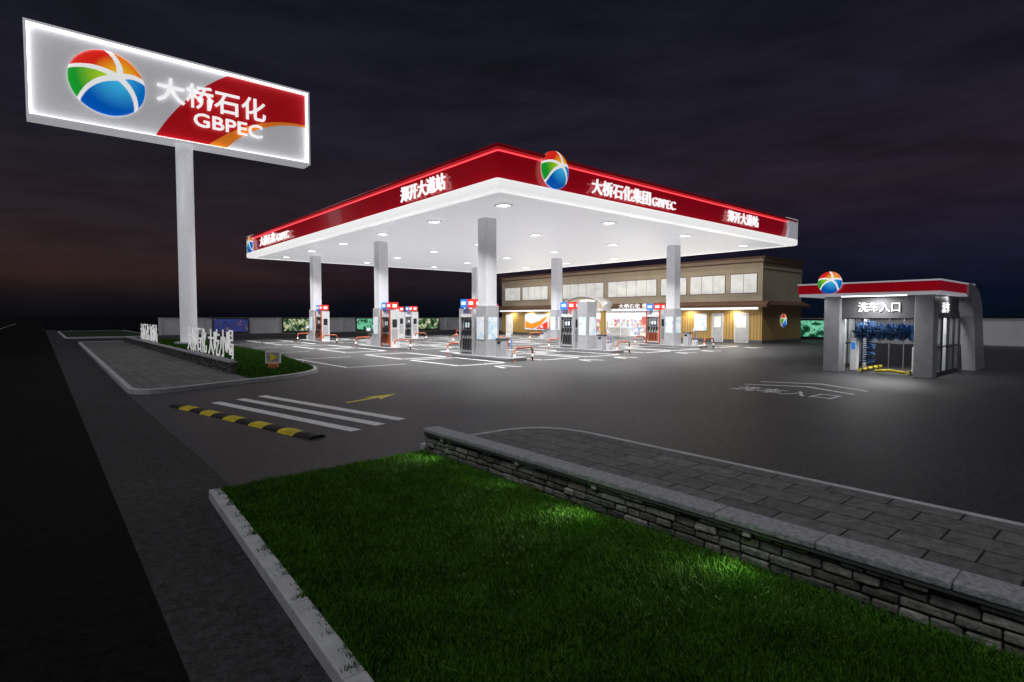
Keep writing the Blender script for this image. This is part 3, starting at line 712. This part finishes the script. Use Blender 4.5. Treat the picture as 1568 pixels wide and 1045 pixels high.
text('洗车','wash_text',(23.75,4.99,2.22),X,Z,.95,.36,.03,'text',e)
b=MB(); b.box(22.40,5.7,2.80,22.5,7.7,2.83,'lamp'); b.box(24.0,5.8,2.80,25.2,7.6,2.825,'lamp'); b.build('ceiling_lamp',e)
for loc,s,en in [((22.35,6.7,2.78),.4,55),((24.6,6.7,2.78),1.4,140),((22.4,8.8,2.8),.3,10),((24.5,4.85,2.8),.2,6)]:
    l=bpy.data.lights.new('wash_light','AREA'); l.size=s; l.energy=en
    o=bpy.data.objects.new('wash_light',l); COL.objects.link(o); o.location=loc; o.parent=e
# garden wall LED strip and lawn spots
e=empty('garden_wall_lights')
b=MB(); b.box(4.262,-7.9,.372,4.278,7.0,.390,'dgrey'); b.build('channel',e)
l=bpy.data.lights.new('wall_strip','AREA'); l.shape='RECTANGLE'; l.size=.02; l.size_y=9.6; l.energy=10; l.color=(.95,1,.82)
o=bpy.data.objects.new('wall_strip',l); COL.objects.link(o); o.location=(4.225,2.2,.385); o.rotation_euler=(0,math.radians(50),0); o.parent=e
for y,en in ((6.5,32),(4.9,12),(3.7,46),(2.1,40)):
    b=MB(); b.box(4.235,y-.03,.345,4.262,y+.03,.39,'dgrey'); b.build('spot_housing',e)
    l=bpy.data.lights.new('lawn_spot','SPOT'); l.energy=en; l.shadow_soft_size=.03; l.color=(1,1,.80); l.spot_size=math.radians(145); l.spot_blend=1
    o=bpy.data.objects.new('lawn_spot',l); COL.objects.link(o); o.location=(4.20,y,.375); o.rotation_euler=(0,math.radians(62),0); o.parent=e
# ---------------------------------------------------------------- sky, added fill lamp, camera
w=bpy.data.worlds.new('World'); scene.world=w; w.use_nodes=True; nt=w.node_tree; L=nt.links
bg=nt.nodes['Background']; tc=N(nt,'ShaderNodeTexCoord'); sp=N(nt,'ShaderNodeSeparateXYZ'); L.new(tc.outputs['Generated'],sp.inputs[0])
def ramp(st):
    r=N(nt,'ShaderNodeValToRGB'); cr=r.color_ramp
    while len(cr.elements)<len(st): cr.elements.new(.5)
    for i,(p,c) in enumerate(st): cr.elements[i].position=p; cr.elements[i].color=(*c,1)
    L.new(sp.outputs[2],r.inputs[0]); return r
r1=ramp([(0,(.003,.003,.005)),(.02,(.006,.005,.007)),(.06,(.025,.013,.012)),(.14,(.021,.014,.017)),(.27,(.013,.0125,.020)),(.5,(.0070,.0075,.0135))])
r2=ramp([(0,(.002,.004,.010)),(.03,(.0028,.005,.014)),(.09,(.008,.0082,.020)),(.2,(.019,.012,.021)),(.32,(.012,.011,.0195)),(.5,(.0065,.007,.013))])
az=N(nt,'ShaderNodeMath',operation='SUBTRACT'); L.new(sp.outputs[0],az.inputs[0]); L.new(sp.outputs[1],az.inputs[1])
mr=N(nt,'ShaderNodeMapRange'); mr.inputs['From Min'].default_value=-1; mr.inputs['From Max'].default_value=.5; L.new(az.outputs[0],mr.inputs['Value'])
mx=N(nt,'ShaderNodeMix',data_type='RGBA'); L.new(mr.outputs[0],mx.inputs[0]); L.new(r1.outputs[0],mx.inputs[6]); L.new(r2.outputs[0],mx.inputs[7])
mp=N(nt,'ShaderNodeMapping'); mp.inputs['Scale'].default_value=(3.0,3.0,14); mp.inputs['Rotation'].default_value=(.12,.1,0); L.new(tc.outputs['Generated'],mp.inputs[0])
no=N(nt,'ShaderNodeTexNoise'); no.inputs['Scale'].default_value=1.6; no.inputs['Detail'].default_value=9; no.inputs['Roughness'].default_value=.62; no.inputs['Distortion'].default_value=.5; L.new(mp.outputs[0],no.inputs['Vector'])
m2=N(nt,'ShaderNodeMapRange'); m2.inputs['From Min'].default_value=.3; m2.inputs['From Max'].default_value=.7; m2.inputs['To Min'].default_value=.72; m2.inputs['To Max'].default_value=1.32; L.new(no.outputs['Fac'],m2.inputs['Value'])
sc=N(nt,'ShaderNodeVectorMath',operation='SCALE'); L.new(mx.outputs[2],sc.inputs[0]); L.new(m2.outputs[0],sc.inputs['Scale']); L.new(sc.outputs[0],bg.inputs['Color']); bg.inputs['Strength'].default_value=1
s=bpy.data.lights.new('fill_sun','SUN'); s.energy=.85; s.angle=math.radians(40); s.color=(.95,.97,1)  # unseen soft lamp added as general fill over ground and walls
o=bpy.data.objects.new('fill_sun',s); COL.objects.link(o); o.rotation_euler=(math.radians(28),math.radians(-18),math.radians(-30))
cam=bpy.data.cameras.new('camera'); cam.lens=19.5; cam.sensor_width=36; cam.clip_end=4000; cam.clip_start=.05
co=bpy.data.objects.new('camera',cam); COL.objects.link(co); co.location=(0,0,2.1); co.rotation_euler=(math.radians(90-2.56),0,math.radians(-40.4)); scene.camera=co
scene.view_settings.view_transform='Standard'
try: scene.view_settings.look='None'
except Exception: pass
scene.view_settings.exposure=0
